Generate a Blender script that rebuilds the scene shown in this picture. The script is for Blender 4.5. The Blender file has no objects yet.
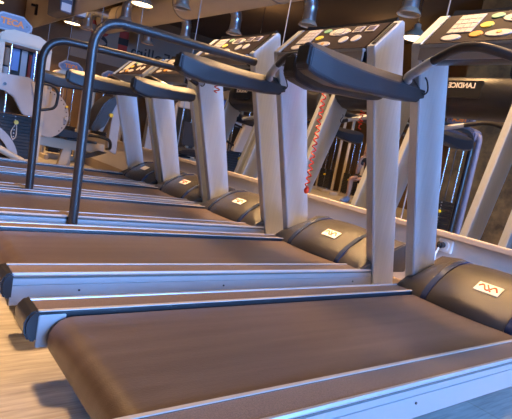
import bpy, bmesh, math, random
from mathutils import Vector, Matrix
random.seed(4)
PI = math.pi
S = bpy.context.scene
COL = S.collection

# ------------------------------------------------------------------ materials
def nmat(name, color, rough=.5, metal=0., noise=None, bump=None, spec=.5, coat=0.):
    """noise=(scale_xyz, color2, contrast lo, hi), bump=(scale, strength)"""
    m = bpy.data.materials.new(name); m.use_nodes = True
    nt = m.node_tree; b = nt.nodes['Principled BSDF']
    b.inputs['Base Color'].default_value = (*color, 1)
    b.inputs['Roughness'].default_value = rough
    b.inputs['Metallic'].default_value = metal
    b.inputs['Specular IOR Level'].default_value = spec
    b.inputs['Coat Weight'].default_value = coat
    tc = nt.nodes.new('ShaderNodeTexCoord')
    if noise:
        sc, c2, lo, hi = noise
        mp = nt.nodes.new('ShaderNodeMapping'); mp.inputs['Scale'].default_value = sc
        nt.links.new(tc.outputs['Object'], mp.inputs['Vector'])
        n = nt.nodes.new('ShaderNodeTexNoise'); n.inputs['Scale'].default_value = 1
        n.inputs['Detail'].default_value = 5; n.inputs['Roughness'].default_value = .6
        nt.links.new(mp.outputs['Vector'], n.inputs['Vector'])
        r = nt.nodes.new('ShaderNodeValToRGB')
        r.color_ramp.elements[0].position = lo; r.color_ramp.elements[1].position = hi
        r.color_ramp.elements[0].color = (*color, 1); r.color_ramp.elements[1].color = (*c2, 1)
        nt.links.new(n.outputs['Fac'], r.inputs['Fac'])
        nt.links.new(r.outputs['Color'], b.inputs['Base Color'])
    if bump:
        n2 = nt.nodes.new('ShaderNodeTexNoise'); n2.inputs['Scale'].default_value = bump[0]
        n2.inputs['Detail'].default_value = 3
        nt.links.new(tc.outputs['Object'], n2.inputs['Vector'])
        bp = nt.nodes.new('ShaderNodeBump'); bp.inputs['Strength'].default_value = bump[1]
        bp.inputs['Distance'].default_value = .004
        nt.links.new(n2.outputs['Fac'], bp.inputs['Height'])
        nt.links.new(bp.outputs['Normal'], b.inputs['Normal'])
    return m

def emis(name, color, strength):
    m = bpy.data.materials.new(name); m.use_nodes = True
    b = m.node_tree.nodes['Principled BSDF']
    b.inputs['Base Color'].default_value = (*color, 1)
    b.inputs['Emission Color'].default_value = (*color, 1)
    b.inputs['Emission Strength'].default_value = strength
    return m

M = {}
M['alu'] = nmat('brushed_aluminium', (.36, .36, .37), .42, .6)
M['alu_up'] = nmat('brushed_upright_aluminium', (.55, .59, .64), .38, .75, ((90, 90, 2), (.62, .66, .71), .3, .7))
M['trim'] = nmat('satin_trim', (.55, .53, .5), .4, .6)
M['chrome'] = nmat('chrome', (.8, .8, .82), .16, 1.)
M['belt'] = nmat('running_belt_rubber', (.056, .038, .031), .40, 0, ((1.0, 26, 1.0), (.082, .058, .048), .36, .66), (260, .25))
M['tread'] = nmat('foot_rail_grip', (.085, .058, .045), .6, 0, ((260, 260, 260), (.135, .095, .075), .4, .62), (420, .5))
M['black'] = nmat('black_plastic', (.012, .012, .014), .32, 0, None, (500, .12))
M['pad'] = nmat('moulded_grip_plastic', (.022, .022, .027), .36, 0, None, (600, .1), .4)
M['tube'] = nmat('dark_powder_coated_tube', (.022, .019, .02), .34, .1, None, (700, .15))
M['hood'] = nmat('hood_plastic', (.034, .030, .028), .30, 0, None, (650, .35))
M['accent'] = nmat('hood_accent_strip', (.03, .045, .10), .22, .3)
M['face'] = nmat('console_face', (.022, .015, .022), .65, spec=.12)
M['bezel'] = nmat('console_silver_body', (.32, .29, .27), .42, .5)
M['white'] = nmat('console_white_print', (.52, .49, .48), .5)
M['green'] = nmat('console_green_key', (.16, .42, .27), .45)
M['yellow'] = nmat('console_yellow_key', (.85, .6, .06), .45)
M['orange'] = nmat('console_orange_key', (.85, .36, .05), .45)
M['lcd'] = nmat('console_display', (.12, .11, .17), .2)
M['keygap'] = nmat('console_key_lines', (.36, .33, .33), .5)
M['letters'] = nmat('silver_lettering', (.85, .78, .66), .4)
M['red'] = nmat('red_plastic', (.75, .06, .03), .4)
M['badge'] = nmat('badge_white', (.82, .78, .74), .4)
M['cream'] = nmat('cream_machine_paint', (.58, .49, .36), .42, 0, None, (200, .05))
M['grey'] = nmat('grey_machine_paint', (.38, .36, .35), .45, 0, ((6, 6, 6), (.43, .4, .39), .3, .7))
M['disc'] = nmat('pale_cam_paint', (.44, .40, .36), .5, 0, ((8, 8, 8), (.5, .45, .4), .3, .7))
M['signblue'] = nmat('lilac_sign_plate', (.15, .145, .21), .4)
M['signedge'] = nmat('pale_sign_edge', (.33, .32, .36), .4)
M['signtext'] = nmat('orange_sign_letters', (.95, .25, .02), .5)
M['iron'] = nmat('black_weight_plate', (.025, .024, .025), .6, 0, None, (300, .2))
M['vinyl'] = nmat('black_vinyl', (.022, .02, .022), .38, 0, None, (120, .15))
M['pin'] = nmat('yellow_pin', (.9, .62, .02), .4)
M['bluepl'] = nmat('placard_blue', (.13, .2, .5), .4)
M['wood'] = nmat('warm_placard', (.35, .18, .08), .5)
M['plaster'] = nmat('plaster', (.55, .48, .42), .85, 0, ((.8, .8, .8), (.62, .55, .48), .3, .7), (40, .1))
M['lowwall'] = nmat('painted_low_wall', (.60, .56, .56), .7, 0, ((1.5, 1.5, 1.5), (.66, .62, .6), .3, .7), (60, .08))
M['base'] = nmat('baseboard_tan', (.33, .26, .2), .5)
M['ledge'] = nmat('mirror_frame_tan', (.52, .44, .37), .45, .2)
M['ceil'] = nmat('dark_ceiling', (.05, .035, .026), .85, 0, ((1.2, .5, 1), (.075, .05, .035), .3, .7))
M['mottled'] = nmat('mottled_brown_wall', (.08, .048, .018), .8, 0, ((3.5, 3.5, 3.5), (.30, .18, .065), .35, .68), (30, .3))
M['brownwall'] = nmat('brown_wall', (.10, .06, .035), .8, 0, ((1.6, 1.6, 1.6), (.17, .105, .055), .3, .7))
M['whitewall'] = nmat('white_wall', (.24, .21, .19), .8, 0, ((1, 1, 1), (.28, .25, .22), .3, .7))
M['duct'] = nmat('beige_duct', (.66, .56, .45), .55, .1, ((2, .6, 2), (.72, .62, .5), .3, .7))
M['flex'] = nmat('silver_flex_duct', (.6, .62, .66), .3, .9)
M['diff'] = nmat('diffuser_ring', (.62, .5, .38), .5, .2)
M['shade'] = nmat('lamp_shade', (.5, .42, .33), .45, .4)
M['bulb'] = emis('lamp_glow', (1, .72, .4), 9)
M['skin'] = nmat('skin', (.55, .3, .19), .55)
M['hair'] = nmat('hair', (.045, .028, .02), .6)
M['shirt'] = nmat('black_shirt', (.02, .02, .025), .8)
M['shorts'] = nmat('dark_shorts', (.015, .015, .02), .8)
M['shoe'] = nmat('blue_grey_shoe', (.32, .36, .46), .6)
M['eye'] = nmat('eye_dark', (.02, .015, .012), .3)
M['lip'] = nmat('lip', (.4, .15, .11), .5)
M['signred'] = nmat('sign_dark_red', (.33, .035, .02), .6)
M['signblk'] = nmat('sign_black', (.02, .018, .018), .6)
M['winframe'] = nmat('window_frame_paint', (.5, .5, .5), .5)
M['socket'] = nmat('socket_white', (.88, .86, .84), .35)
M['screen'] = nmat('pale_screen', (.72, .68, .6), .35)
M['tvside'] = nmat('grey_blue_casing', (.12, .13, .2), .5)

def mirror_mat():
    m = bpy.data.materials.new('mirror_glass'); m.use_nodes = True
    b = m.node_tree.nodes['Principled BSDF']
    b.inputs['Base Color'].default_value = (.80, .79, .76, 1)
    b.inputs['Metallic'].default_value = 1; b.inputs['Roughness'].default_value = 0
    return m
M['mirror'] = mirror_mat()

def glass_mat():
    m = bpy.data.materials.new('window_glass'); m.use_nodes = True
    nt = m.node_tree; nt.nodes.remove(nt.nodes['Principled BSDF'])
    out = nt.nodes['Material Output']
    t = nt.nodes.new('ShaderNodeBsdfTransparent'); g = nt.nodes.new('ShaderNodeBsdfGlossy')
    g.inputs['Roughness'].default_value = .02
    fr = nt.nodes.new('ShaderNodeFresnel'); mx = nt.nodes.new('ShaderNodeMixShader')
    nt.links.new(fr.outputs['Fac'], mx.inputs['Fac'])
    nt.links.new(t.outputs[0], mx.inputs[1]); nt.links.new(g.outputs[0], mx.inputs[2])
    nt.links.new(mx.outputs[0], out.inputs['Surface'])
    return m
M['glass'] = glass_mat()

def floor_mat():
    m = bpy.data.materials.new('grained_tile_floor'); m.use_nodes = True
    nt = m.node_tree; b = nt.nodes['Principled BSDF']; L = nt.links.new
    tc = nt.nodes.new('ShaderNodeTexCoord')
    mp = nt.nodes.new('ShaderNodeMapping'); mp.inputs['Scale'].default_value = (3.2, 40, 1)
    mp.inputs['Rotation'].default_value = (0, 0, .03)
    L(tc.outputs['Object'], mp.inputs['Vector'])
    n = nt.nodes.new('ShaderNodeTexNoise'); n.inputs['Scale'].default_value = 1.4
    n.inputs['Detail'].default_value = 7; n.inputs['Roughness'].default_value = .65
    L(mp.outputs['Vector'], n.inputs['Vector'])
    r = nt.nodes.new('ShaderNodeValToRGB')
    r.color_ramp.elements[0].position = .3; r.color_ramp.elements[1].position = .7
    r.color_ramp.elements[0].color = (.27, .25, .23, 1); r.color_ramp.elements[1].color = (.56, .53, .49, 1)
    L(n.outputs['Fac'], r.inputs['Fac'])
    br = nt.nodes.new('ShaderNodeTexBrick')
    br.inputs['Scale'].default_value = 1; br.offset = 0; br.inputs['Brick Width'].default_value = .62
    br.inputs['Row Height'].default_value = .62; br.inputs['Mortar Size'].default_value = .006
    br.inputs['Color1'].default_value = (1, 1, 1, 1); br.inputs['Color2'].default_value = (.86, .86, .86, 1)
    br.inputs['Mortar'].default_value = (.8, .76, .7, 1)
    L(tc.outputs['Object'], br.inputs['Vector'])
    mx = nt.nodes.new('ShaderNodeMix'); mx.data_type = 'RGBA'; mx.blend_type = 'MULTIPLY'
    mx.inputs['Factor'].default_value = 1
    L(r.outputs['Color'], mx.inputs['A']); L(br.outputs['Color'], mx.inputs['B'])
    L(mx.outputs['Result'], b.inputs['Base Color'])
    b.inputs['Roughness'].default_value = .38
    return m
M['floor'] = floor_mat()

# ------------------------------------------------------------------ mesh helpers
def NB(): return bmesh.new()

def finish(name, bm, mat, parent=None, bevel=0, smooth=True, ang=38):
    bmesh.ops.remove_doubles(bm, verts=bm.verts, dist=1e-5)
    bmesh.ops.recalc_face_normals(bm, faces=bm.faces)
    if bevel:
        es = [e for e in bm.edges if len(e.link_faces) == 2 and e.calc_face_angle(0) > math.radians(28)]
        try: bmesh.ops.bevel(bm, geom=es, offset=bevel, segments=2, affect='EDGES', clamp_overlap=True)
        except Exception: pass
    me = bpy.data.meshes.new(name); bm.to_mesh(me); bm.free()
    me.materials.append(M[mat])
    if smooth:
        for p in me.polygons: p.use_smooth = True
        me.set_sharp_from_angle(angle=math.radians(ang))
    o = bpy.data.objects.new(name, me); COL.objects.link(o)
    if parent: o.parent = parent
    return o

def box(bm, c, s, rot=None):
    mt = Matrix.Translation(c) @ (rot or Matrix()) @ Matrix.Diagonal((s[0], s[1], s[2], 1))
    bmesh.ops.create_cube(bm, size=1, matrix=mt); return bm

def bx(x0, x1, y0, y1, z0, z1, bm=None):
    return box(bm or NB(), ((x0+x1)/2, (y0+y1)/2, (z0+z1)/2), (abs(x1-x0), abs(y1-y0), abs(z1-z0)))

def prism(pts, a0, a1, axis='y', bm=None):
    """closed polygon of (u, v) swept from a0 to a1: axis y -> (x,z), axis x -> (y,z), axis z -> (x,y)"""
    bm = bm or NB()
    f = {'y': lambda u, v, a: (u, a, v), 'x': lambda u, v, a: (a, u, v), 'z': lambda u, v, a: (u, v, a)}[axis]
    A = [bm.verts.new(f(u, v, a0)) for u, v in pts]; B = [bm.verts.new(f(u, v, a1)) for u, v in pts]
    n = len(pts)
    bm.faces.new(A); bm.faces.new(B)
    for i in range(n): bm.faces.new((A[i], A[(i+1) % n], B[(i+1) % n], B[i]))
    return bm

def smooth_path(pts, n=6):
    P = [Vector(p) for p in pts]; out = []
    for i in range(len(P)-1):
        p0 = P[max(i-1, 0)]; p1 = P[i]; p2 = P[i+1]; p3 = P[min(i+2, len(P)-1)]
        for k in range(n):
            t = k/n
            out.append(.5*((2*p1)+(p2-p0)*t+(2*p0-5*p1+4*p2-p3)*t*t+(3*p1-p0-3*p2+p3)*t**3))
    out.append(P[-1]); return out

def round_path(pts, r, n=6):
    P = [Vector(p) for p in pts]; out = [P[0]]
    for i in range(1, len(P)-1):
        a = (P[i-1]-P[i]); b = (P[i+1]-P[i]); rr = min(r, a.length*.49, b.length*.49)
        s = P[i]+a.normalized()*rr; e = P[i]+b.normalized()*rr
        for k in range(n+1):
            t = k/n; out.append((1-t)**2*s+2*t*(1-t)*P[i]+t*t*e)
    out.append(P[-1]); return out

def tube(pts, r, seg=12, bm=None, cap=True):
    """r: number or list of radii"""
    bm = bm or NB(); P = [Vector(p) for p in pts]; rings = []
    up = None
    for i, p in enumerate(P):
        d = (P[min(i+1, len(P)-1)]-P[max(i-1, 0)]).normalized()
        if up is None: up = d.orthogonal().normalized()
        up = (up-d*up.dot(d)).normalized(); s = d.cross(up)
        rr = r[i] if isinstance(r, (list, tuple)) else r
        rings.append([bm.verts.new(p+(up*math.cos(2*PI*k/seg)+s*math.sin(2*PI*k/seg))*rr) for k in range(seg)])
    for a, b in zip(rings, rings[1:]):
        for k in range(seg): bm.faces.new((a[k], a[(k+1) % seg], b[(k+1) % seg], b[k]))
    if cap: bm.faces.new(rings[0]); bm.faces.new(rings[-1])
    return bm

def loft(rings, bm=None, closed=True, cap=True):
    bm = bm or NB(); R = [[bm.verts.new(p) for p in r] for r in rings]; n = len(R[0])
    for a, b in zip(R, R[1:]):
        for k in range(n if closed else n-1): bm.faces.new((a[k], a[(k+1) % n], b[(k+1) % n], b[k]))
    if cap and closed: bm.faces.new(R[0]); bm.faces.new(R[-1])
    return bm

def cyl(c, r, h, axis='z', seg=24, bm=None, r2=None):
    a = {'x': Vector((1, 0, 0)), 'y': Vector((0, 1, 0)), 'z': Vector((0, 0, 1))}[axis]; c = Vector(c)
    return tube([c-a*h/2, c+a*h/2], [r, r if r2 is None else r2], seg, bm)

def ellipsoid(c, s, bm=None, rot=None, u=16, v=10):
    bm = bm or NB()
    mt = Matrix.Translation(c) @ (rot or Matrix()) @ Matrix.Diagonal((s[0], s[1], s[2], 1))
    bmesh.ops.create_uvsphere(bm, u_segments=u, v_segments=v, radius=1, matrix=mt); return bm

def text_mesh(name, body, size, loc, rot, mat, parent=None, depth=.004, align='CENTER', bold=0.0):
    cu = bpy.data.curves.new(name, 'FONT'); cu.body = body; cu.size = size; cu.extrude = depth
    cu.align_x = align; cu.align_y = 'CENTER'; cu.offset = bold
    t = bpy.data.objects.new(name+'_src', cu); COL.objects.link(t)
    bpy.context.view_layer.update()
    me = bpy.data.meshes.new_from_object(t.evaluated_get(bpy.context.evaluated_depsgraph_get()))
    bpy.data.objects.remove(t); me.name = name
    me.materials.clear(); me.materials.append(M[mat])
    o = bpy.data.objects.new(name, me); COL.objects.link(o)
    o.location = loc; o.rotation_euler = rot
    if parent: o.parent = parent
    return o

def thing(name, label, cat, loc=(0, 0, 0), rz=0, group=None):
    o = bpy.data.objects.new(name, None); COL.objects.link(o)
    o.empty_display_size = .1
    o.location = loc; o.rotation_euler = (0, 0, rz); o['label'] = label; o['category'] = cat
    if group: o['group'] = group
    return o
def tag(o, label, cat, group=None):
    o['label'] = label; o['category'] = cat
    if group: o['group'] = group
    return o
def struct(name, bm, mat, **k):
    o = finish(name, bm, mat, **k); o['kind'] = 'structure'; return o
def dup(root, label, loc=None, rz=None):
    r = root.copy(); COL.objects.link(r); r['label'] = label
    if loc: r.location = loc
    if rz is not None: r.rotation_euler = (0, 0, rz)
    for ch in list(root.children):
        c = ch.copy(); COL.objects.link(c); c.parent = r
        for g in list(ch.children):
            d = g.copy(); COL.objects.link(d); d.parent = c
    return r

# ------------------------------------------------------------------ room shell
XW = 2.75; FL = -.05; XB = -4.3; XN = -2.0; YN = 4.7; YF = 14.0; YR = -4.0; ZC = 3.75
struct('floor', bx(XB-.2, XW+.2, YR-.2, YF+.2, -.25, FL), 'floor')
struct('ceiling', bx(XB-.2, XW+.2, YR-.2, YF+.2, ZC, ZC+.2), 'ceil')
struct('wall_front', bx(XW+.02, XW+.2, YR-.2, YF+.2, FL, ZC), 'plaster')
struct('wall_front_dado', bx(XW, XW+.02, YR, YF, FL, .433), 'lowwall')
struct('baseboard_front', bx(XW-.02, XW, YR, YF, FL, .085), 'base', bevel=.004)
struct('wall_left', bx(XB, XW+.02, YF, YF+.2, FL, ZC), 'brownwall')
struct('wall_back', bx(XB-.2, XB, YN, YF, FL, ZC), 'brownwall')
struct('wall_back_near', bx(XB-.2, XN, YR, YN, FL, ZC), 'mottled')
# right wall with a window opening
wins = [(1.25, 2.65)]
bm = NB(); xs = XB
for a, b in wins:
    bx(xs, a, YR-.2, YR, FL, ZC, bm); xs = b
    bx(a, b, YR-.2, YR, FL, .5, bm); bx(a, b, YR-.2, YR, 2.9, ZC, bm)
bx(xs, XW+.2, YR-.2, YR, FL, ZC, bm)
struct('wall_right', bm, 'whitewall')
for i, (a, b) in enumerate(wins):
    bm = NB(); w = .05
    bx(a, a+w, YR-.13, YR-.07, .5, 2.9, bm); bx(b-w, b, YR-.13, YR-.07, .5, 2.9, bm)
    bx(a, b, YR-.13, YR-.07, .5, .55, bm); bx(a, b, YR-.13, YR-.07, 2.85, 2.9, bm)
    bx((a+b)/2-.02, (a+b)/2+.02, YR-.13, YR-.07, .5, 2.9, bm)
    f = struct('window_%d' % (i+1), bm, 'winframe')
    g = finish('window_pane', bx(a+w, b-w, YR-.104, YR-.098, .55, 2.85), 'glass', f)

# mirror: panels, seams, bottom ledge, top edge
mir = thing('wall_mirror', 'long wall mirror of tall panels behind the row of treadmills', 'mirror', (XW, 5, .433))
seams = [1.947+1.576*k for k in range(-4, 9)]
edges = [YR]+[y for y in seams if YR < y < YF]+[YF]
for a, b in zip(edges, edges[1:]):
    finish('mirror_panel', bx(-.006, .019, a+.001-5, b-.001-5, .03, 2.02), 'mirror', mir, smooth=False)
for y in edges[1:-1]:
    finish('seam_strip', bx(-.009, -.006, y-.0035-5, y+.0035-5, .03, 2.02), 'alu', mir, smooth=False)
finish('bottom_ledge', bx(-.035, .02, YR-5, YF-5, -.003, .03), 'ledge', mir, bevel=.004)
finish('top_edge', bx(-.012, .02, YR-5, YF-5, 2.02, 2.035), 'ledge', mir, bevel=.002)

# ------------------------------------------------------------------ treadmill
OX = 1.4     # treadmill origin in x
def X(x): return x-OX
UPROF = [(2.268, .105), (2.45, .105), (2.058, 1.50), (2.035, 1.502), (1.872, 1.33), (1.882, 1.30)]

def make_treadmill(label, yc, style):
    is_low = style == 'low pads'
    UP = [(2.268, .105), (2.45, .105), (2.093, 1.38), (2.07, 1.382), (1.91, 1.21), (1.92, 1.18)] if is_low else UPROF
    T = thing('treadmill', label, 'treadmill', (OX, yc, 0), 0, 'treadmills in the row facing the mirror')
    # frame pan under the belt
    bm = NB(); bx(X(.5), X(2.55), -.30, .30, .085, .118, bm)
    finish('frame', bm, 'black', T)
    for x in (.62, 2.4):
        for s in (-1, 1):
            bm = cyl((X(x), s*.30, .0175), .028, .135); finish('levelling_foot', bm, 'black', T)
    # belt: stadium loop around rollers
    pts = []
    x0, x1, zc, r = .488, 2.26, .122, .064
    for k in range(13):
        a = PI/2+PI*k/12; pts.append((X(x0)+r*math.cos(a)*1.05, zc+r*math.sin(a)))
    pts += [(X(x1), zc-r), (X(x1), zc+r)]
    finish('running_belt', prism(pts, -.268, .268), 'belt', T, bevel=.004)
    for s in (-1, 1):
        # side rail extrusion: silver side plate and bead
        sec = [(.372, .088), (.381, .088), (.381, .156), (.3775, .1575), (.3775, .161), (.381, .1625), (.381, .180), (.375, .1815),
               (.375, .1885), (.384, .190), (.387, .1955), (.383, .2025), (.374, .202), (.372, .198)]
        bm = prism([(s*u, v) for u, v in sec], X(.393), X(2.275), 'x')
        rail = finish('side_rail', bm, 'alu', T, ang=50)
        bm = prism([(s*u, v) for u, v in [(.286, .150), (.376, .150), (.376, .1985), (.286, .2005)]], X(.393), X(2.24), 'x')
        finish('foot_rail', bm, 'tread', T, bevel=.003)
        bm = prism([(s*u, v) for u, v in [(.2745, .2005), (.287, .2005), (.287, .2035), (.2745, .2028)]], X(.393), X(2.19), 'x')
        finish('inner_trim', bm, 'trim', T)
        finish('rail_gap_shade', bx(X(.40), X(2.20), s*.279, s*.2862, .15, .2004), 'black', T)  # black strip standing in for the shade in the belt gap
        # rear end cap
        finish('roller_bracket', bx(X(.395), X(.47), s*.2745, s*.285, .095, .19), 'alu', rail, bevel=.002)
        prof = [(.396, .112), (.396, .2055), (.384, .2052), (.368, .194), (.358, .170), (.361, .138), (.374, .115)]
        bm = prism([(X(u), v) for u, v in prof], s*.272, s*.392)
        finish('end_cap', bm, 'black', T, bevel=.008)
        for xx in (.62, 1.25, 2.1):
            b = finish('side_bolt', cyl((X(xx), s*.382, .135), .004, .004, 'y', 10), 'black', rail)
        # upright
        bm = prism([(X(u), v) for u, v in UP], s*.342, s*.394)
        up = finish('upright', bm, 'alu_up', T, bevel=.004)
        # dark inset strip along the slanted top of the near-side upright
        if s < 0 and not is_low:
            d = Vector((.163, 0, .172)).normalized(); n_ = Vector((-d.z, 0, d.x))
            m_ = Matrix(((d.x, 0, n_.x), (0, 1, 0), (d.z, 0, n_.z))).to_4x4()
            finish('upright_top_inset', box(NB(), Vector((X(1.9535), s*.368, 1.416))+n_*.001, (.185, .026, .006), m_), 'black', up, bevel=.001)
        # hood wing
        pr = [(2.140, .180), (2.150, .206), (2.195, .232), (2.26, .262), (2.50, .352), (2.56, .345), (2.56, .18)]
        pr_in = [(2.130, .180), (2.140, .208), (2.205, .277), (2.34, .358), (2.45, .379), (2.56, .350), (2.56, .18)]
        rings = []
        for y, pp in ((.380, pr), (.352, [(a[0]-.004, a[1]+.006) for a in pr]), (.24, pr_in), (.214, pr_in)):
            rings.append([(X(u), s*y, v) for u, v in pp])
        finish('hood_wing', loft(rings), 'hood', T, bevel=.006)
    # hood dome: arched in x, gently crowned in y
    rings = []
    for k in range(17):
        y = -.192+.384*k/16; q = 1-(y/.192)**2
        base = [(2.128, .186), (2.136, .210), (2.165, .245), (2.21, .282), (2.28, .326), (2.36, .358), (2.44, .370), (2.52, .352), (2.58, .318), (2.58, .186)]
        rings.append([(X(u-.018*q*(1 if u < 2.3 else 0)), y, v+(.012*q if v > .2 else 0)) for u, v in base])
    dome = finish('motor_hood', loft(rings), 'hood', T, bevel=.003, ang=55)
    for s in (-1, 1):
        arc = [(2.127, .182), (2.134, .211), (2.163, .247), (2.208, .285), (2.278, .331), (2.36, .364), (2.44, .377), (2.52, .360), (2.58, .326)]
        low = [(u+.02, v-.03) for u, v in arc]
        finish('hood_accent', prism([(X(u), v) for u, v in arc+low[::-1]], s*.1925, s*.222), 'accent', T, ang=60)
    # hood badge: white plate lying on the slope, red script
    A = Vector((X(2.196), -.04, .297)); B = Vector((X(2.265), -.04, .3385)); t = (B-A).normalized()
    n = Vector((0, 1, 0)).cross(t)*-1
    if n.z < 0: n = -n
    mt = Matrix((( t.x, 0, n.x), (t.y, 1, n.y), (t.z, 0, n.z))).to_4x4()
    mid = (A+B)/2
    bm = box(NB(), mid+n*.001, (.066, .115, .006), mt)
    bd = finish('badge', bm, 'badge', dome, bevel=.002)
    w = []
    for k in range(19):
        q = k/18; w.append(mid+n*.0045+Vector((0, 1, 0))*(.045-.09*q)+t*(.016*math.sin(q*PI*3.2)))
    bm = tube(w, .0042, 6); 
    tube([mid+n*.0045+Vector((0, .012, 0))+t*.02, mid+n*.0045+Vector((0, -.018, 0))-t*.02], .004, 6, bm)
    finish('badge_mark', bm, 'red', bd)
    # console body
    prof = [(1.872, 1.312), (1.874, 1.262), (1.90, 1.252), (1.99, 1.262), (2.07, 1.30), (2.105, 1.345), (2.113, 1.42), (2.085, 1.49), (2.045, 1.503), (2.03, 1.492)]
    bm = prism([(X(u), v) for u, v in prof], -.338, .338)
    con = finish('console', bm, 'black', T, bevel=.01)
    finish('console_front_trim', bx(X(1.862), X(1.874), -.336, .336, 1.256, 1.308), 'bezel', T, bevel=.002)
    finish('console_silver_lip', bx(X(1.856), X(1.882), -.338, .338, 1.308, 1.322), 'alu', T, bevel=.003)
    # sloped face frame: P(u,v): u 0 at +y (far) side .. 1 at -y side, v 0 bottom .. 1 top
    F0 = Vector((X(1.874), 0, 1.318)); F1 = Vector((X(2.034), 0, 1.494)); ft = (F1-F0); fl = ft.length; ft.normalize()
    fn = Vector((-ft.z, 0, ft.x)); Y = Vector((0, 1, 0))
    fm = Matrix(((0, ft.x, fn.x), (-1, ft.y, fn.y), (0, ft.z, fn.z))).to_4x4()
    def P(u, v, h=.004): return F0+ft*(fl*v)+fn*h+Y*(.33*(1-2*u))
    def slab(u0, u1, v0, v1, h, mat, name, par, bev=.002):
        c = P((u0+u1)/2, (v0+v1)/2, h)
        return finish(name, box(NB(), c, ((u1-u0)*.66, (v1-v0)*fl, .005), fm), mat, par, bevel=bev)
    def oval(u, v, ru, rv, h, mat, name, par):
        bm = NB(); c = P(u, v, h)
        bmesh.ops.create_cone(bm, cap_ends=True, segments=28, radius1=1, radius2=.94, depth=1,
                              matrix=Matrix.Translation(c) @ fm @ Matrix.Diagonal((ru, rv, .005, 1)))
        return finish(name, bm, mat, par)
    fp = slab(0, 1, .04, .99, .003, 'face', 'console_face', T, .002)
    kp = slab(.10, .275, .34, .93, .007, 'white', 'keypad', fp)
    for i in range(1, 4):
        u = .10+.175*i/4; slab(u-.0018, u+.0018, .35, .92, .0085, 'keygap', 'key_line', kp, 0)
    for i in range(1, 4):
        v = .34+.59*i/4; slab(.105, .27, v-.006, v+.006, .0085, 'keygap', 'key_line', kp, 0)
    oval(.165, .20, .047, .022, .007, 'white', 'key', fp)
    oval(.365, .83, .03, .019, .007, 'green', 'key', fp)
    oval(.345, .55, .03, .021, .007, 'yellow', 'key', fp)
    oval(.325, .27, .03, .021, .007, 'orange', 'key', fp)
    o = oval(.53, .74, .078, .036, .007, 'white', 'display_bezel', fp)
    slab(.475, .585, .64, .84, .0095, 'lcd', 'display', o, .003)
    o = oval(.47, .26, .058, .024, .007, 'white', 'key', fp)
    oval(.475, .27, .011, .010, .0095, 'orange', 'key_dot', o)
    oval(.67, .40, .03, .031, .007, 'white', 'key', fp); oval(.80, .42, .03, .031, .007, 'white', 'key', fp)
    for u in (.73, .865):
        k = slab(u-.05, u+.05, .66, .9, .007, 'white', 'display_bezel', fp, .006)
        slab(u-.037, u+.037, .71, .86, .0095, 'lcd', 'display', k, .002)
    # moulded back of the console with raised name panel
    bk = [(2.10, 1.315), (2.128, 1.335), (2.142, 1.43), (2.122, 1.512), (2.09, 1.53), (2.06, 1.42)]
    rings = []
    for k in range(13):
        y = -.34+.68*k/12; q = (abs(y)/.34)**3
        rings.append([(X(u-.03*q), y, v) for u, v in bk])
    back = finish('console_back', loft(rings), 'black', T, ang=50)
    finish('name_panel', bx(X(2.13), X(2.144), -.13, .20, 1.37, 1.495), 'black', back, bevel=.004)
    text_mesh('lettering', 'LANDICE', .052, (X(2.1445), .03, 1.458), (PI/2, 0, PI/2), 'letters', back, .0015, bold=.0012)
    # heart-rate handlebar
    half = [(1.93, .362, 1.135), (1.84, .348, 1.168), (1.79, .258, 1.197), (1.75, .158, 1.228), (1.718, .06, 1.254)]
    hb = smooth_path(half+[(1.712, 0, 1.259)]+[(a, -b, c) for a, b, c in half[::-1]], 6)
    hb = [(p.x-OX, p.y, p.z) for p in hb]
    bar = finish('handlebar', tube(hb, .0185, 12), 'tube', T)
    for s in (0, 1):
        seg = hb[5:18] if s == 0 else hb[-18:-5]
        finish('pulse_grip', tube(seg, .02, 12), 'alu_up', bar)
    if is_low:
        for o in T.children:
            if o.name.split('.')[0] in ('console', 'console_front_trim', 'console_silver_lip', 'console_face', 'console_back', 'handlebar'):
                o.location = (.04, 0, -.12)
    # safety key hook on the inner face of the far upright
    hk = smooth_path([(X(1.95), .338, 1.20), (X(1.955), .325, 1.18), (X(1.975), .328, 1.145), (X(1.96), .332, 1.125), (X(1.945), .334, 1.13)], 5)
    finish('safety_key_hook', tube(hk, .004, 8), 'black', T)
    # arms
    if style == 'tubes':
        for s in (-1, 1):
            zt = 1.262
            xo = 0 if s < 0 else -.045
            if s > 0: zt = 1.20
            p = round_path([(X(.885+xo), s*.405, .115), (X(.858+xo), s*.405, zt-.01), (X(1.90), s*.385, zt+.018)], .17, 9)
            a = finish('full_length_handrail', tube(p, .0255, 16), 'tube', T)
            finish('rail_foot', bx(X(.85), X(.92), s*.381, s*.408, .10, .14), 'black', a, bevel=.004)
    else:
        dz = 0 if style == 'pads' else -.085
        x_end = 1.26
        for s in (-1, 1):
            x_end = 1.25 if s > 0 else 1.385
            if style == 'low pads': x_end = 1.22 if s > 0 else 1.47
            L = 1.98-x_end
            # hexagonal bar: vertical lower sides, sloping upper facets
            st = [(0, 1.09, 1.162, .8), (.012, 1.072, 1.174, .8), (.06, 1.060, 1.178, .76), (.22, 1.045, 1.178, .7), (.42, 1.053, 1.176, .66), (.60, 1.066, 1.175, .64),
                  (.72, 1.070, 1.178, .64), (.84, 1.076, 1.184, .62), (.95, 1.086, 1.188, .6), (1.0, 1.098, 1.182, .6)]
            rings = []
            for t_, zb, zt, fr in st:
                x = x_end+t_*L; zm = zb+(zt-zb)*fr; yc_ = s*.383; w = .042 if t_ > 0 else .034
                rings.append([(X(x), yc_+a*w, z+dz) for a, z in ((-1, zb+.012), (-.75, zb), (.75, zb), (1, zb+.012), (1, zm), (.3, zt-.003), (.2, zt), (-.2, zt), (-.3, zt-.003), (-1, zm))])
            arm = finish('arm_rest', loft(rings), 'pad', T, bevel=.003, ang=30)
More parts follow.
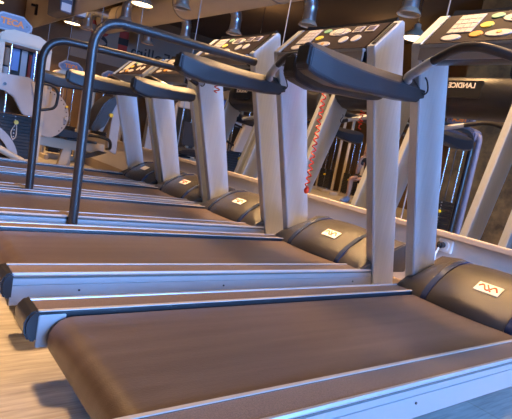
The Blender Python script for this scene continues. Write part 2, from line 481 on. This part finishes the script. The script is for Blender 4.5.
            e = [(x_end-.003, 1.158), (x_end-.006, 1.095), (x_end+.004, 1.088), (x_end+.008, 1.162)]
            finish('arm_end_panel', prism([(X(u), v+dz) for u, v in e], s*.351, s*.415), 'black', arm, bevel=.002)
    return T

T1 = make_treadmill('nearest treadmill, its worn dark belt filling the bottom of the picture', 1.085, 'pads')
T2 = make_treadmill('second treadmill from the front, padded grips, red coiled cord hanging behind its console', 2.085, 'pads')
T3 = make_treadmill('treadmill with two tall dark tubular handrails reaching down to its deck', 3.075, 'tubes')
T4 = make_treadmill('fourth treadmill, padded grips, just beyond the one with tubular handrails', 3.94, 'low pads')
T5 = dup(T4, 'farthest treadmill of the row, beside the cream weight machine', (OX, 4.80, 0))

# coiled red safety cord clipped to the second treadmill: part of it
p = []
for k in range(190):
    q = k/189; a = q*2*PI*19
    p.append((X(2.165)+.012*q+.013*math.cos(a), .195+.013*math.sin(a), 1.32-.77*q))
cord = finish('safety_cord', tube(p, .0042, 5), 'red', T2); cord['label'] = 'red coiled safety cord'
finish('cord_clip', ellipsoid((X(2.178), .195, .54), (.016, .016, .022)), 'red', cord)
# knotted red cord end on the third one
p = [(X(1.95)+.016*math.cos(k*.9), .10+.016*math.sin(k*1.3), 1.25-.0052*k) for k in range(34)]
cord = finish('safety_cord', tube(smooth_path(p, 2), .004, 5), 'red', T3); cord['label'] = 'knotted red safety cord'

# ------------------------------------------------------------------ wall socket
so = thing('wall_socket', 'white wall socket with a black plug, under the mirror', 'socket', (XW, 1.597, .38))
finish('socket_plate', bx(-.012, 0, -.048, .048, -.04, .04), 'socket', so, bevel=.004)
finish('socket_ring', cyl((-.013, 0, 0), .028, .006, 'x'), 'socket', so)
pg = thing('power_plug', 'black power plug with a short white cable in the wall socket', 'plug', (XW-.012, 1.607, .38))
bm = cyl((-.026, 0, 0), .019, .036, 'x', 18); tube([(-.03, 0, 0), (-.05, .004, .012)], [.016, .012], 12, bm)
finish('plug_body', bm, 'black', pg)
finish('power_cable', tube(smooth_path([(-.04, .0, -.012), (-.045, .012, -.06), (-.035, .016, -.16), (-.045, .05, -.3), (-.06, .1, -.422)], 6), .005, 8), 'socket', pg)

# ------------------------------------------------------------------ overhead: duct, lamps
dt = thing('ventilation_duct', 'beige ceiling duct with silver elbow outlets hanging from it', 'air duct', (.75, 5, 3.25))
finish('duct_trunk', cyl((0, 0, 0), .30, 17.6, 'y', 32), 'duct', dt)
for y in range(-3, 14, 3):
    finish('hanger_band', cyl((0, y-5+.4, 0), .306, .05, 'y', 32), 'bezel', dt)
    finish('hanger_rod', cyl((0, y-5+.4, .40), .008, .2), 'black', dt)
def outlet(dx, y, z):
    path = round_path([(.2*(1 if dx > 0 else -1), y-5, 0), (dx, y-5, .02), (dx, y-5, z-3.25)], .3, 14)
    pts = smooth_path(path, 3); rr = [.108+.005*math.sin(i*1.9) for i in range(len(pts))]
    e = finish('flex_elbow', tube(pts, rr, 20), 'flex', dt, ang=60)
    bm = NB()
    prof = [(.108, .07), (.13, .04), (.155, 0), (.16, -.012), (.145, -.014), (.10, .03)]
    rings = [[(dx+r*math.cos(2*PI*k/28), y-5+r*math.sin(2*PI*k/28), z-3.25+h) for k in range(28)] for r, h in prof]
    loft(rings, bm)
    finish('diffuser_ring', bm, 'diff', e, ang=50)
for y in (.4, 2.4, 4.4, 6.36, 8.5, 10.5, 12.5): outlet(-.65, y, 2.8)
for y in (.6, 3.1, 5.6, 8.05, 10.55, 13.0): outlet(.75, y, 2.8)

lamps = []
def pendant(x, y, z, label, power, spread=105):
    t = thing('pendant_lamp', label, 'lamp', (x, y, z), 0, 'pendant lamps')
    prof = [(.19, 0), (.185, .02), (.15, .075), (.10, .12), (.06, .15), (.05, .22), (.02, .23)]
    rings = [[(r*math.cos(2*PI*k/28), r*math.sin(2*PI*k/28), h) for k in range(28)] for r, h in prof]
    bm = loft(rings, cap=False); bm.faces.new([v for v in bm.verts][-28:])
    finish('lamp_shade', bm, 'shade', t, ang=60)
    finish('lamp_diffuser', cyl((0, 0, .012), .175, .012), 'bulb', t)
    finish('lamp_rod', cyl((0, 0, (ZC-z+.22)/2), .008, ZC-z-.22), 'black', t)
    L = bpy.data.lights.new('pendant_light', 'AREA'); L.shape = 'DISK'; L.size = .34; L.energy = power*.8; L.spread = math.radians(spread)
    L.color = (1, .58, .25)
    lo = bpy.data.objects.new('pendant_light', L); COL.objects.link(lo); lo.location = (0, 0, -.005); lo.parent = t
    U = bpy.data.lights.new('added_uplight', 'AREA'); U.shape = 'DISK'; U.size = .12; U.energy = power*.28; U.color = (1, .60, .27)  # added upward light, brightens the ceiling, duct and plaster
    uo = bpy.data.objects.new('added_uplight', U); COL.objects.link(uo); uo.location = (0, .0, .26); uo.rotation_euler = (PI, 0, 0); uo.parent = t
PW = 64; PB = 10; PN = 40
pendant(1.92, 8.75, 2.8, 'bright pendant lamp reflected at the top of the mirror beside the duct outlet', PW)
pendant(1.90, 12.85, 2.8, 'farther pendant lamp in the mirror above the curved handrails', PW)
pendant(1.92, 4.62, 2.8, 'pendant lamp hanging above the far treadmills', 40)
pendant(1.92, .5, 2.8, 'pendant lamp hanging above the nearest treadmill', 26)
pendant(-.95, 5.04, 2.8, 'small glowing pendant lamp seen in the mirror between two consoles', PB)
pendant(-.95, 1.0, 2.8, 'pendant lamp behind the camera near the mottled wall', PB)
pendant(-.95, 9.1, 2.8, 'pendant lamp over the weight machines in the alcove', PW)
pendant(-2.9, 7.2, 2.8, 'pendant lamp above the seated person', 45)
for y, w in ((1.57, 'nearest'), (2.60, 'second'), (3.5, 'third')):
    pendant(2.42, y, 2.85, 'added fill lamp close to the mirror wall above the hood of the %s treadmill' % w, 34, 64)  # added pendants that warm the upright fronts and hood tops
pendant(-.42, 2.3, 2.9, 'added fill lamp over the walkway behind the first treadmills', 85, 84)  # added pendant that brightens the floor and belts below

# ------------------------------------------------------------------ cream leg machine (seen directly, left)
def sign_plate(par, x, y, z, w, h, text, size):
    pts = [(x-w/2, z-h*.2), (x-w/2+.05, z-h/2), (x+w/2-.05, z-h/2), (x+w/2, z-h*.2), (x+w/2, z+h*.08), (x+w/2-.09, z+h/2), (x-w/2+.09, z+h/2), (x-w/2, z+h*.08)]
    s = finish('sign_plate', prism(pts, y-.012, y+.03), 'signblue', par, bevel=.01)
    cx, cz = x, z
    p2 = [((u-cx)*1.05+cx, (v-cz)*1.1+cz) for u, v in pts]
    finish('sign_rim', prism(p2, y-.004, y+.022), 'signedge', s, bevel=.005)
    text_mesh('sign_lettering', text, size, (x, y-.0135, z), (PI/2, 0, 0), 'signtext', s, .002, bold=.004)
    for dx in (-.45, .45):
        finish('sign_screw', cyl((x+dx*w*.82, y-.014, z-.005), .008, .008, 'y', 10), 'black', s)

def stack(par, x0, x1, y0, y1, z0, n, dz):
    bm = bx(x0, x1, y0, y1, -dz*.46, dz*.46)
    first = finish('weight_plate', bm, 'iron', par, bevel=.003); first.location = (0, 0, z0+dz/2)
    for k in range(1, n):
        c = first.copy(); COL.objects.link(c); c.parent = par; c.location = (0, 0, z0+dz*(k+.5))
    xm = (x0+x1)/2
    bm = NB()
    for k in range(n): cyl((xm-.02, y0-.001, z0+dz*(k+.5)), .007, .004, 'y', 8, bm)
    finish('pin_hole_dots', bm, 'white', par)

mA = thing('leg_machine', 'cream leg exercise machine with black weight stack, just left of the tall handrails', 'gym machine', (1.365, 6.3, FL))
mA.scale = (1.05, 1.05, 1.05)
ox, oy = 1.3, 6.0
def q(x): return x-ox
# base frame
bm = NB(); bx(q(.80), q(1.50), -.32, -.24, .02, .09, bm); bx(q(.80), q(1.50), .20, .28, .02, .09, bm)
bx(q(.86), q(.94), -.3, .26, .02, .085, bm); bx(q(1.38), q(1.46), -.3, .26, .02, .085, bm); bx(q(1.42), q(2.36), .06, .14, .02, .09, bm)
finish('base_frame', bm, 'cream', mA, bevel=.008)
for x in (.955, 1.405):
    finish('post', bx(q(x)-.03, q(x)+.03, -.27, -.17, .08, 1.36), 'cream', mA, bevel=.012)
finish('rear_post', bx(q(1.44), q(1.50), .0, .08, .08, 1.25), 'cream', mA, bevel=.012)
cap = [(.915, 1.325), (.915, 1.375), (.955, 1.43), (1.05, 1.462), (1.29, 1.458), (1.39, 1.415), (1.435, 1.35), (1.435, 1.315)]
finish('top_cap', prism([(q(u), v) for u, v in cap], -.30, .12), 'cream', mA, bevel=.022)
sign_plate(mA, q(1.045), -.16, 1.535, .37, .16, 'TECA', .085)
for x in (1.06, 1.30):
    finish('guide_rod', cyl((q(x), -.20, .73), .012, 1.22), 'chrome', mA)
finish('rear_shroud', bx(q(.98), q(1.38), .06, .09, .62, 1.34), 'iron', mA)
for x0, x1, z0, z1, m_ in ((1.0, 1.09, 1.12, 1.30, 'wood'), (1.12, 1.19, 1.08, 1.31, 'bluepl'), (1.21, 1.27, .98, 1.31, 'white'), (1.285, 1.315, .95, 1.28, 'signred'), (1.325, 1.37, .98, 1.31, 'bluepl'), (.99, 1.10, .98, 1.10, 'white')):
    finish('instruction_placard', bx(q(x0), q(x1), .045, .058, z0, z1), m_, mA)
stack(mA, q(.975), q(1.385), -.27, -.12, .13, 14, .035)
bm = cyl((q(1.165), -.30, .545), .022, .03, 'y', 16); finish('selector_pin', bm, 'pin', mA)
finish('pin_lanyard', tube(smooth_path([(q(1.165), -.29, .53), (q(1.13), -.29, .44), (q(1.15), -.29, .37), (q(1.18), -.29, .40), (q(1.175), -.29, .52)], 6), .005, 8), 'duct', mA)
arm = [(.80, 1.0), (1.22, 1.02), (1.262, .99), (1.352, .66), (1.345, .63), (1.205, .635), (1.18, .66), (1.09, .80), (1.0, .845), (.80, .85)]
finish('swing_arm', prism([(q(u), v) for u, v in arm], -.40, -.34), 'grey', mA, bevel=.008)
finish('arm_edge_bar', prism([(q(1.235), .98), (q(1.275), .99), (q(1.385), .64), (q(1.345), .63)], -.415, -.355), 'cream', mA, bevel=.006)
finish('arm_bolt', cyl((q(1.0), -.40, .91), .016, .012, 'y', 12), 'black', mA)
finish('swing_handle', tube(round_path([(q(1.25), -.38, .965), (q(1.43), -.38, 1.0), (q(1.525), -.38, .94), (q(1.515), -.38, .76), (q(1.32), -.38, .70)], .06, 5), .015, 10), 'black', mA)
# cam disc: three-quarter round plate
pts = [(q(1.46)+.27*math.cos(a), .68+.27*math.sin(a)) for a in [math.radians(100-170*k/24) for k in range(25)]]+[(q(1.36), .46), (q(1.36), .93)]
cam_d = finish('cam_disc', prism(pts, -.14, -.11), 'disc', mA, bevel=.004)
bm = NB()
for k in range(12):
    a = math.radians(80-11*k); cyl((q(1.46)+.245*math.cos(a), -.142, .68+.245*math.sin(a)), .007, .004, 'y', 8, bm)
finish('adjuster_holes', bm, 'black', cam_d)
finish('cam_knob', cyl((q(1.70), -.15, .67), .022, .05, 'y', 14), 'white', cam_d)
finish('cam_pin', cyl((q(1.69), -.15, .80), .013, .04, 'y', 14), 'pin', cam_d)
# perforated quadrant and push rod at lower left
bm = NB(); pts = [(q(.78)+.43*math.cos(a), .13+.40*math.sin(a)) for a in [math.radians(90-80*k/14) for k in range(15)]]
pts2 = [(q(.78)+.35*math.cos(a), .13+.32*math.sin(a)) for a in [math.radians(90-80*k/14) for k in range(15)]]
finish('perforated_quadrant', prism(pts+pts2[::-1], -.37, -.345), 'grey', mA)
bm = tube([(q(.80), -.46, .36), (q(1.24), -.46, .16)], .034, 16); 
finish('push_rod', bm, 'cream', mA)
finish('rod_end', ellipsoid((q(1.27), -.46, .148), (.045, .04, .045)), 'disc', mA)
# bench
finish('bench_beam', prism([(q(1.45), .42), (q(2.27), .43), (q(2.27), .335), (q(1.80), .305), (q(1.45), .32)], .08, .18), 'cream', mA, bevel=.008)
finish('bench_leg', prism([(q(1.79), .33), (q(1.89), .33), (q(1.82), .0), (q(1.725), .0)], .09, .17), 'cream', mA, bevel=.006)
finish('bench_leg', prism([(q(1.88), .33), (q(1.925), .33), (q(1.93), .0), (q(1.88), .0)], .22, .27), 'cream', mA, bevel=.006)
st = [(1.60, .50), (1.64, .535), (1.76, .545), (1.93, .525), (1.99, .50), (1.98, .465), (1.72, .452), (1.62, .47)]
finish('seat', prism([(q(u), v) for u, v in st], -.05, .32), 'vinyl', mA, bevel=.014)
finish('seat_plate', bx(q(1.78), q(2.14), -.02, .28, .425, .45), 'black', mA, bevel=.005)
bk = [(2.03, .60), (2.10, .57), (2.20, .66), (2.33, 1.01), (2.25, 1.03), (2.15, .92)]
finish('backrest', prism([(q(u), v) for u, v in bk], -.04, .32), 'vinyl', mA, bevel=.016)
finish('back_frame', prism([(q(2.18), .60), (q(2.22), .58), (q(2.38), 1.03), (q(2.34), 1.04)], .08, .20), 'grey', mA, bevel=.006)
finish('back_upright', prism([(q(2.32), 1.06), (q(2.42), 1.06), (q(2.43), .33), (q(2.31), .37)], .08, .18), 'grey', mA, bevel=.006)
finish('lower_bracket', prism([(q(1.95), .30), (q(2.05), .24), (q(2.16), .28), (q(2.30), .34), (q(2.2), .35), (q(2.04), .29)], .02, .06), 'iron', mA, bevel=.004)
finish('arm_handle', tube(round_path([(q(2.02), -.02, .52), (q(2.16), -.06, .525), (q(2.28), -.06, .50), (q(2.31), -.03, .40), (q(2.31), .1, .38)], .05, 5), .019, 10), 'black', mA)
finish('adjuster_knob', cyl((q(2.245), -.06, .80), .024, .03, 'y', 14), 'pin', mA)

# ------------------------------------------------------------------ generic weight station (front = local -Y)
def make_station(label, loc, rz, paint='cream', seat=True, sign=True, h=1.46, seat_x=0):
    t = thing('weight_station', label, 'gym machine', loc, rz, 'weight stack stations')
    bm = NB()
    for x in (-.27, .27): bx(x-.035, x+.035, -.35, .35, .0, .07, bm)
    bx(-.27, .27, -.05, .05, 0, .07, bm)
    finish('base_frame', bm, paint, t, bevel=.006)
    p = round_path([(-.27, 0, .06), (-.27, 0, h-.07), (.27, 0, h-.07), (.27, 0, .06)], .09, 6)
    finish('tower_frame', tube(p, .036, 14), 'grey' if paint == 'grey' else paint, t)
    c = [(-.25, h-.16), (-.25, h-.05), (-.18, h), (.18, h), (.25, h-.05), (.25, h-.16)]
    finish('top_cap', prism(c, -.1, .1), paint, t, bevel=.02)
    if sign: sign_plate(t, 0, -.06, h+.085, .36, .15, 'TECA', .08)
    for x in (-.10, .10): finish('guide_rod', cyl((x, 0, .70), .012, 1.26), 'chrome', t)
    stack(t, -.19, .19, -.075, .075, .10, 12, .038)
    finish('selector_pin', cyl((-.02, -.10, .42), .02, .04, 'y', 12), 'pin', t)
    finish('cable', cyl((0, 0, .94), .005, .8), 'black', t)
    if seat:
        finish('seat_post', bx(-.05+seat_x, .05+seat_x, -.62, -.52, .0, .42), paint, t, bevel=.005)
        finish('base_beam', bx(-.04+seat_x, .04+seat_x, -.80, -.05, .0, .06), paint, t, bevel=.004)
        finish('seat', bx(-.18+seat_x, .18+seat_x, -.80, -.42, .42, .49), 'vinyl', t, bevel=.02)
        finish('backrest', prism([(-.40, .53), (-.33, .53), (-.22, 1.02), (-.29, 1.03)], -.15+seat_x, .15+seat_x, 'x'), 'vinyl', t, bevel=.018)
        finish('backrest_bar', prism([(-.33, .45), (-.29, .45), (-.17, 1.0), (-.21, 1.0)], -.03+seat_x, .03+seat_x, 'x'), paint, t, bevel=.004)
    return t
make_station('cream weight station beside the mirror, beyond the leg machine', (2.4, 8.4, FL), 0, seat=False, h=1.40)
make_station('dark framed weight station in the mirror, between the nearest upright and mottled wall', (-.3, 3.53, FL), PI/2, 'tvside', seat=False, h=1.50)
make_station('weight station in the mirror just left of the seated person', (-3.35, 7.85, FL), PI/2, 'cream', seat=False, sign=False, h=1.95)
make_station('weight station in the mirror behind the hanging red cord', (-3.45, 8.75, FL), PI/2, 'cream', seat=False, sign=False, h=1.95)
make_station('weight station farther along the back alcove, with its own seat', (-3.3, 10.2, FL), PI/2, 'cream')
make_station('weight station at the far end of the back alcove', (-3.1, 11.6, FL), PI/2, 'grey')
make_station('weight station standing before the far end wall', (-.6, 12.6, FL), 0, 'cream')
make_station('weight station left of the leg machine, in front of the far end wall', (.2, 9.6, FL), .2, 'cream')

# ------------------------------------------------------------------ seated person on a bench
bn = thing('flat_bench', 'low black padded bench under the seated person', 'bench', (-2.82, 6.84, FL))
finish('bench_pad', bx(-.17, .15, -.20, .20, .30, .355), 'vinyl', bn, bevel=.02)
for y in (-.13, .13): 
    bm = bx(-.03, .03, y-.03, y+.03, .0, .30); bx(-.15, .13, y-.025, y+.025, 0, .04, bm); finish('bench_leg', bm, 'grey', bn, bevel=.004)

def skin_obj(name, verts, edges, radii, mat, parent, root=0, sub=2):
    me = bpy.data.meshes.new(name); me.from_pydata([Vector(v) for v in verts], edges, []); me.update()
    o = bpy.data.objects.new(name, me); COL.objects.link(o)
    md = o.modifiers.new('skin', 'SKIN')
    for i, r in enumerate(radii):
        s = me.skin_vertices[0].data[i]; s.radius = (r, r) if not isinstance(r, tuple) else r
    me.skin_vertices[0].data[root].use_root = True
    md.use_smooth_shade = True
    ss = o.modifiers.new('sub', 'SUBSURF'); ss.levels = sub; ss.render_levels = sub
    bpy.context.view_layer.update()
    m2 = bpy.data.meshes.new_from_object(o.evaluated_get(bpy.context.evaluated_depsgraph_get()))
    bpy.data.objects.remove(o); m2.materials.clear(); m2.materials.append(M[mat]); m2.name = name
    for p in m2.polygons: p.use_smooth = True
    return m2

pr = thing('person', 'person sitting in black shirt and shorts, hand raised to chin, seen in the mirror', 'person', (-2.78, 6.86, FL))
# local: +x is the way they face, +y their left (seen on the left in the mirror)
V = []; E = []; Rr = []
def chain(pts, start=None):
    prev = start; ids = []
    for p, r in pts:
        V.append(p); Rr.append(r); i = len(V)-1; ids.append(i)
        if prev is not None: E.append((prev, i))
        prev = i
    return ids
tors = chain([((-.04, 0, .50), .125), ((-.03, 0, .60), .115), ((.01, 0, .74), .115), ((.06, 0, .88), .125), ((.09, 0, .95), .075), ((.12, .01, 1.0), .05), ((.145, .015, 1.06), .052)])
arm1 = chain([((.08, .13, .91), .062), ((.09, .19, .87), .052), ((.14, .20, .74), .044), ((.21, .17, .62), .038), ((.25, .14, .72), .036), ((.285, .085, .90), .028), ((.278, .06, .945), .027)], tors[3])
arm2 = chain([((.08, -.13, .91), .062), ((.09, -.19, .87), .052), ((.14, -.23, .74), .044), ((.20, -.23, .60), .038), ((.30, -.20, .555), .035), ((.40, -.17, .545), .027), ((.44, -.165, .55), .027)], tors[3])
leg1 = chain([((.03, .10, .49), .092), ((.2, .12, .51), .082), ((.39, .12, .50), .06), ((.41, .12, .46), .056), ((.40, .12, .32), .054), ((.40, .12, .12), .038), ((.42, .12, .055), .036), ((.52, .12, .035), .032)], tors[0])
leg2 = chain([((.03, -.10, .49), .092), ((.2, -.15, .51), .082), ((.39, -.18, .50), .06), ((.41, -.18, .46), .056), ((.38, -.18, .32), .054), ((.36, -.18, .12), .038), ((.38, -.18, .055), .036), ((.48, -.19, .035), .032)], tors[0])
# fingers
def fingers(base, wid, fwd, curl, start, thumb):
    base = Vector(base); wid = Vector(wid); fwd = Vector(fwd); curl = Vector(curl)
    for k, ln in enumerate((.066, .076, .070, .054)):
        b = base+wid*(.028-.0187*k)
        chain([(b+fwd*.03, .0095), (b+fwd*(.03+ln*.5)+curl*.008, .009), (b+fwd*(.03+ln*.82)+curl*.03, .008), (b+fwd*(.03+ln*.9)+curl*.05, .007)], start)
    chain([(base+wid*.03-fwd*.005, .011), (base+wid*.05+fwd*.025+curl*.012, .010), (base+wid*.048+fwd*.05+curl*.022, .008)], start)
fingers((.278, .06, .955), (0, .9, .1), (-.45, -.35, .8), (-.7, -.2, -.5), arm1[-1], 1)
fingers((.445, -.165, .55), (0, 1, 0), (.95, 0, -.2), (-.1, 0, -.95), arm2[-1], 1)
body = skin_obj('body', V, E, Rr, 'skin', pr)
# head joined to the same mesh
bm = NB(); bm.from_mesh(body)
hc = Vector((.175, .02, 1.125))
ellipsoid(hc, (.092, .073, .112), bm, None, 20, 14)
ellipsoid(hc+Vector((.03, 0, -.055)), (.062, .055, .062), bm)
loft([[hc+Vector(v) for v in r] for r in ([(.088, -.008, .02), (.088, .008, .02), (.084, 0, .025)], [(.112, -.015, -.025), (.112, .015, -.025), (.100, 0, -.012)], [(.08, -.012, -.035), (.08, .012, -.035), (.09, 0, -.036)])], bm)
for s in (-1, 1): ellipsoid(hc+Vector((-.005, s*.073, -.005)), (.018, .010, .03), bm)
body_o = finish('body', bm, 'skin', pr, ang=80)
for s in (-1, 1): finish('eye', ellipsoid(hc+Vector((.082, s*.028, .012)), (.009, .012, .008)), 'eye', body_o)
finish('mouth', ellipsoid(hc+Vector((.088, 0, -.062)), (.008, .022, .006)), 'lip', body_o)
bm = ellipsoid(hc+Vector((-.016, 0, .028)), (.095, .081, .098), None, None, 20, 14)
bmesh.ops.delete(bm, geom=[v for v in bm.verts if v.co.x > hc.x+.055 and v.co.z < hc.z+.065 or v.co.z < hc.z-.05], context='VERTS')
finish('hair', bm, 'hair', pr)
def garment(name, chains, mat, root=0):
    global V, E, Rr
    V, E, Rr = [], [], []
    ids = {}
    for key, pts, start in chains: ids[key] = chain(pts, ids[start[0]][start[1]] if start else None)
    me = skin_obj(name, V, E, Rr, mat, pr); o = bpy.data.objects.new(name, me); COL.objects.link(o); o.parent = pr
    return o
garment('shirt', [('t', [((-.04, 0, .53), .138), ((-.03, 0, .60), .132), ((.01, 0, .74), .136), ((.06, 0, .88), .155), ((.085, 0, .95), .08)], None),
                  ('a', [((.08, .13, .91), .074), ((.09, .19, .87), .064), ((.12, .20, .79), .058)], ('t', 3)),
                  ('b', [((.08, -.13, .91), .074), ((.09, -.19, .87), .064), ((.12, -.215, .79), .058)], ('t', 3))], 'shirt')
garment('shorts', [('t', [((-.04, 0, .555), .138), ((-.04, 0, .50), .138)], None),
                   ('a', [((.03, .10, .492), .104), ((.2, .12, .512), .094), ((.30, .12, .508), .085)], ('t', 1)),
                   ('b', [((.03, -.10, .492), .104), ((.2, -.15, .512), .094), ((.30, -.165, .508), .085)], ('t', 1))], 'shorts')
for y, x in ((.12, .44), (-.185, .40)):
    sh = [(-.08, .0), (.14, .0), (.155, .03), (.11, .065), (.03, .10), (-.03, .135), (-.075, .12), (-.09, .05)]
    finish('shoe', prism([(x+u, v) for u, v in sh], y-.045, y+.045), 'shoe', pr, bevel=.018)

# ------------------------------------------------------------------ far wall sign (read in the mirror)
sg = thing('wall_sign', 'dark red and black lettering with emblem high on the far wall', 'sign', (-.55, YF-.02, 2.86))
finish('sign_board', bx(-2.1, 2.1, .0, .015, -.68, .68), 'whitewall', sg)
# seen directly this reads the right way round; the mirror flips it
text_mesh('lettering', 'Follim', .52, (-.15, 0, -.16), (PI/2, 0, 0), 'signblk', sg, .012)
bm = bx(.72-.13, .72+.13, -.02, .02, -.25, .32)
finish('emblem_bar', bm, 'signred', sg); finish('emblem_bar_block', bx(.58, .86, -.03, .015, -.06, .12), 'signblk', sg)
for z, m_ in ((.05, 'signred'), (-.28, 'signblk')):
    pts = smooth_path([(1.62, -.005, z+.27), (1.30, -.005, z+.26), (1.16, -.005, z+.13), (1.28, -.005, z+.02), (1.62, -.005, z)], 6)
    bm = NB()
    loft([[(p.x, -.02, p.z-.05), (p.x, -.02, p.z+.05), (p.x, .02, p.z+.05), (p.x, .02, p.z-.05)] for p in pts], bm)
    finish('emblem_arc', bm, m_, sg)

# ------------------------------------------------------------------ monitor on the plaster above the mirror
tv = thing('wall_monitor', 'small pale-screened monitor high on plaster wall above the mirror', 'monitor', (XW+.02, 10.3, 2.47))
bm = prism([(-.06, 0), (-.26, .02), (-.28, .60), (-.06, .56)], -.45, .45)
finish('casing', bm, 'tvside', tv, bevel=.015)
finish('screen', bx(-.25, -.075, -.462, -.448, .24, .54), 'screen', tv, bevel=.004)
finish('lower_panel', bx(-.25, -.075, -.466, -.448, .03, .17), 'socket', tv, bevel=.006)
finish('bracket', bx(-.14, 0, -.08, .08, .2, .36), 'black', tv)
br = thing('wall_bracket', 'small dark bracket on plaster wall left of the monitor', 'bracket', (XW+.02, 12.8, 2.86))
bm = bx(-.05, 0, -.04, .04, -.12, .12); bx(-.14, -.03, -.03, .03, .06, .11, bm)
finish('bracket_plate', bm, 'black', br, bevel=.004)

# ------------------------------------------------------------------ daylight
wd = bpy.data.worlds.new('daylight'); S.world = wd; wd.use_nodes = True
bg = wd.node_tree.nodes['Background']; bg.inputs['Color'].default_value = (.42, .60, 1, 1); bg.inputs['Strength'].default_value = .5
for a, b in wins:
    L = bpy.data.lights.new('window_daylight', 'AREA'); L.shape = 'RECTANGLE'; L.size = b-a; L.size_y = 2.4
    L.energy = 1550; L.color = (.16, .41, 1)
    o = bpy.data.objects.new('window_daylight', L); COL.objects.link(o)
    o.location = ((a+b)/2, YR-.35, 1.7); o.rotation_euler = (PI/2, 0, 0)

# ------------------------------------------------------------------ camera
cd = bpy.data.cameras.new('camera'); cam = bpy.data.objects.new('camera', cd); COL.objects.link(cam)
cd.sensor_fit = 'HORIZONTAL'; cd.sensor_width = 36; cd.lens = 34.894; cd.clip_start = .02; cd.clip_end = 100
R3 = Matrix(((0.7846997, -0.0676679, -0.6161715), (-0.5921267, 0.2122571, -0.7773885), (0.1833911, 0.9748682, 0.1264901)))
m4 = R3.to_4x4(); m4.translation = (0, 0, .76); cam.matrix_world = m4
S.camera = cam
S.view_settings.view_transform = 'Standard'; S.view_settings.look = 'None'
S.view_settings.exposure = 0.0; S.view_settings.gamma = 1; S.view_settings.use_curve_mapping = False
S.cycles.max_bounces = 10; S.cycles.glossy_bounces = 5; S.cycles.diffuse_bounces = 4
S.cycles.use_denoising = True; S.cycles.sample_clamp_indirect = 6
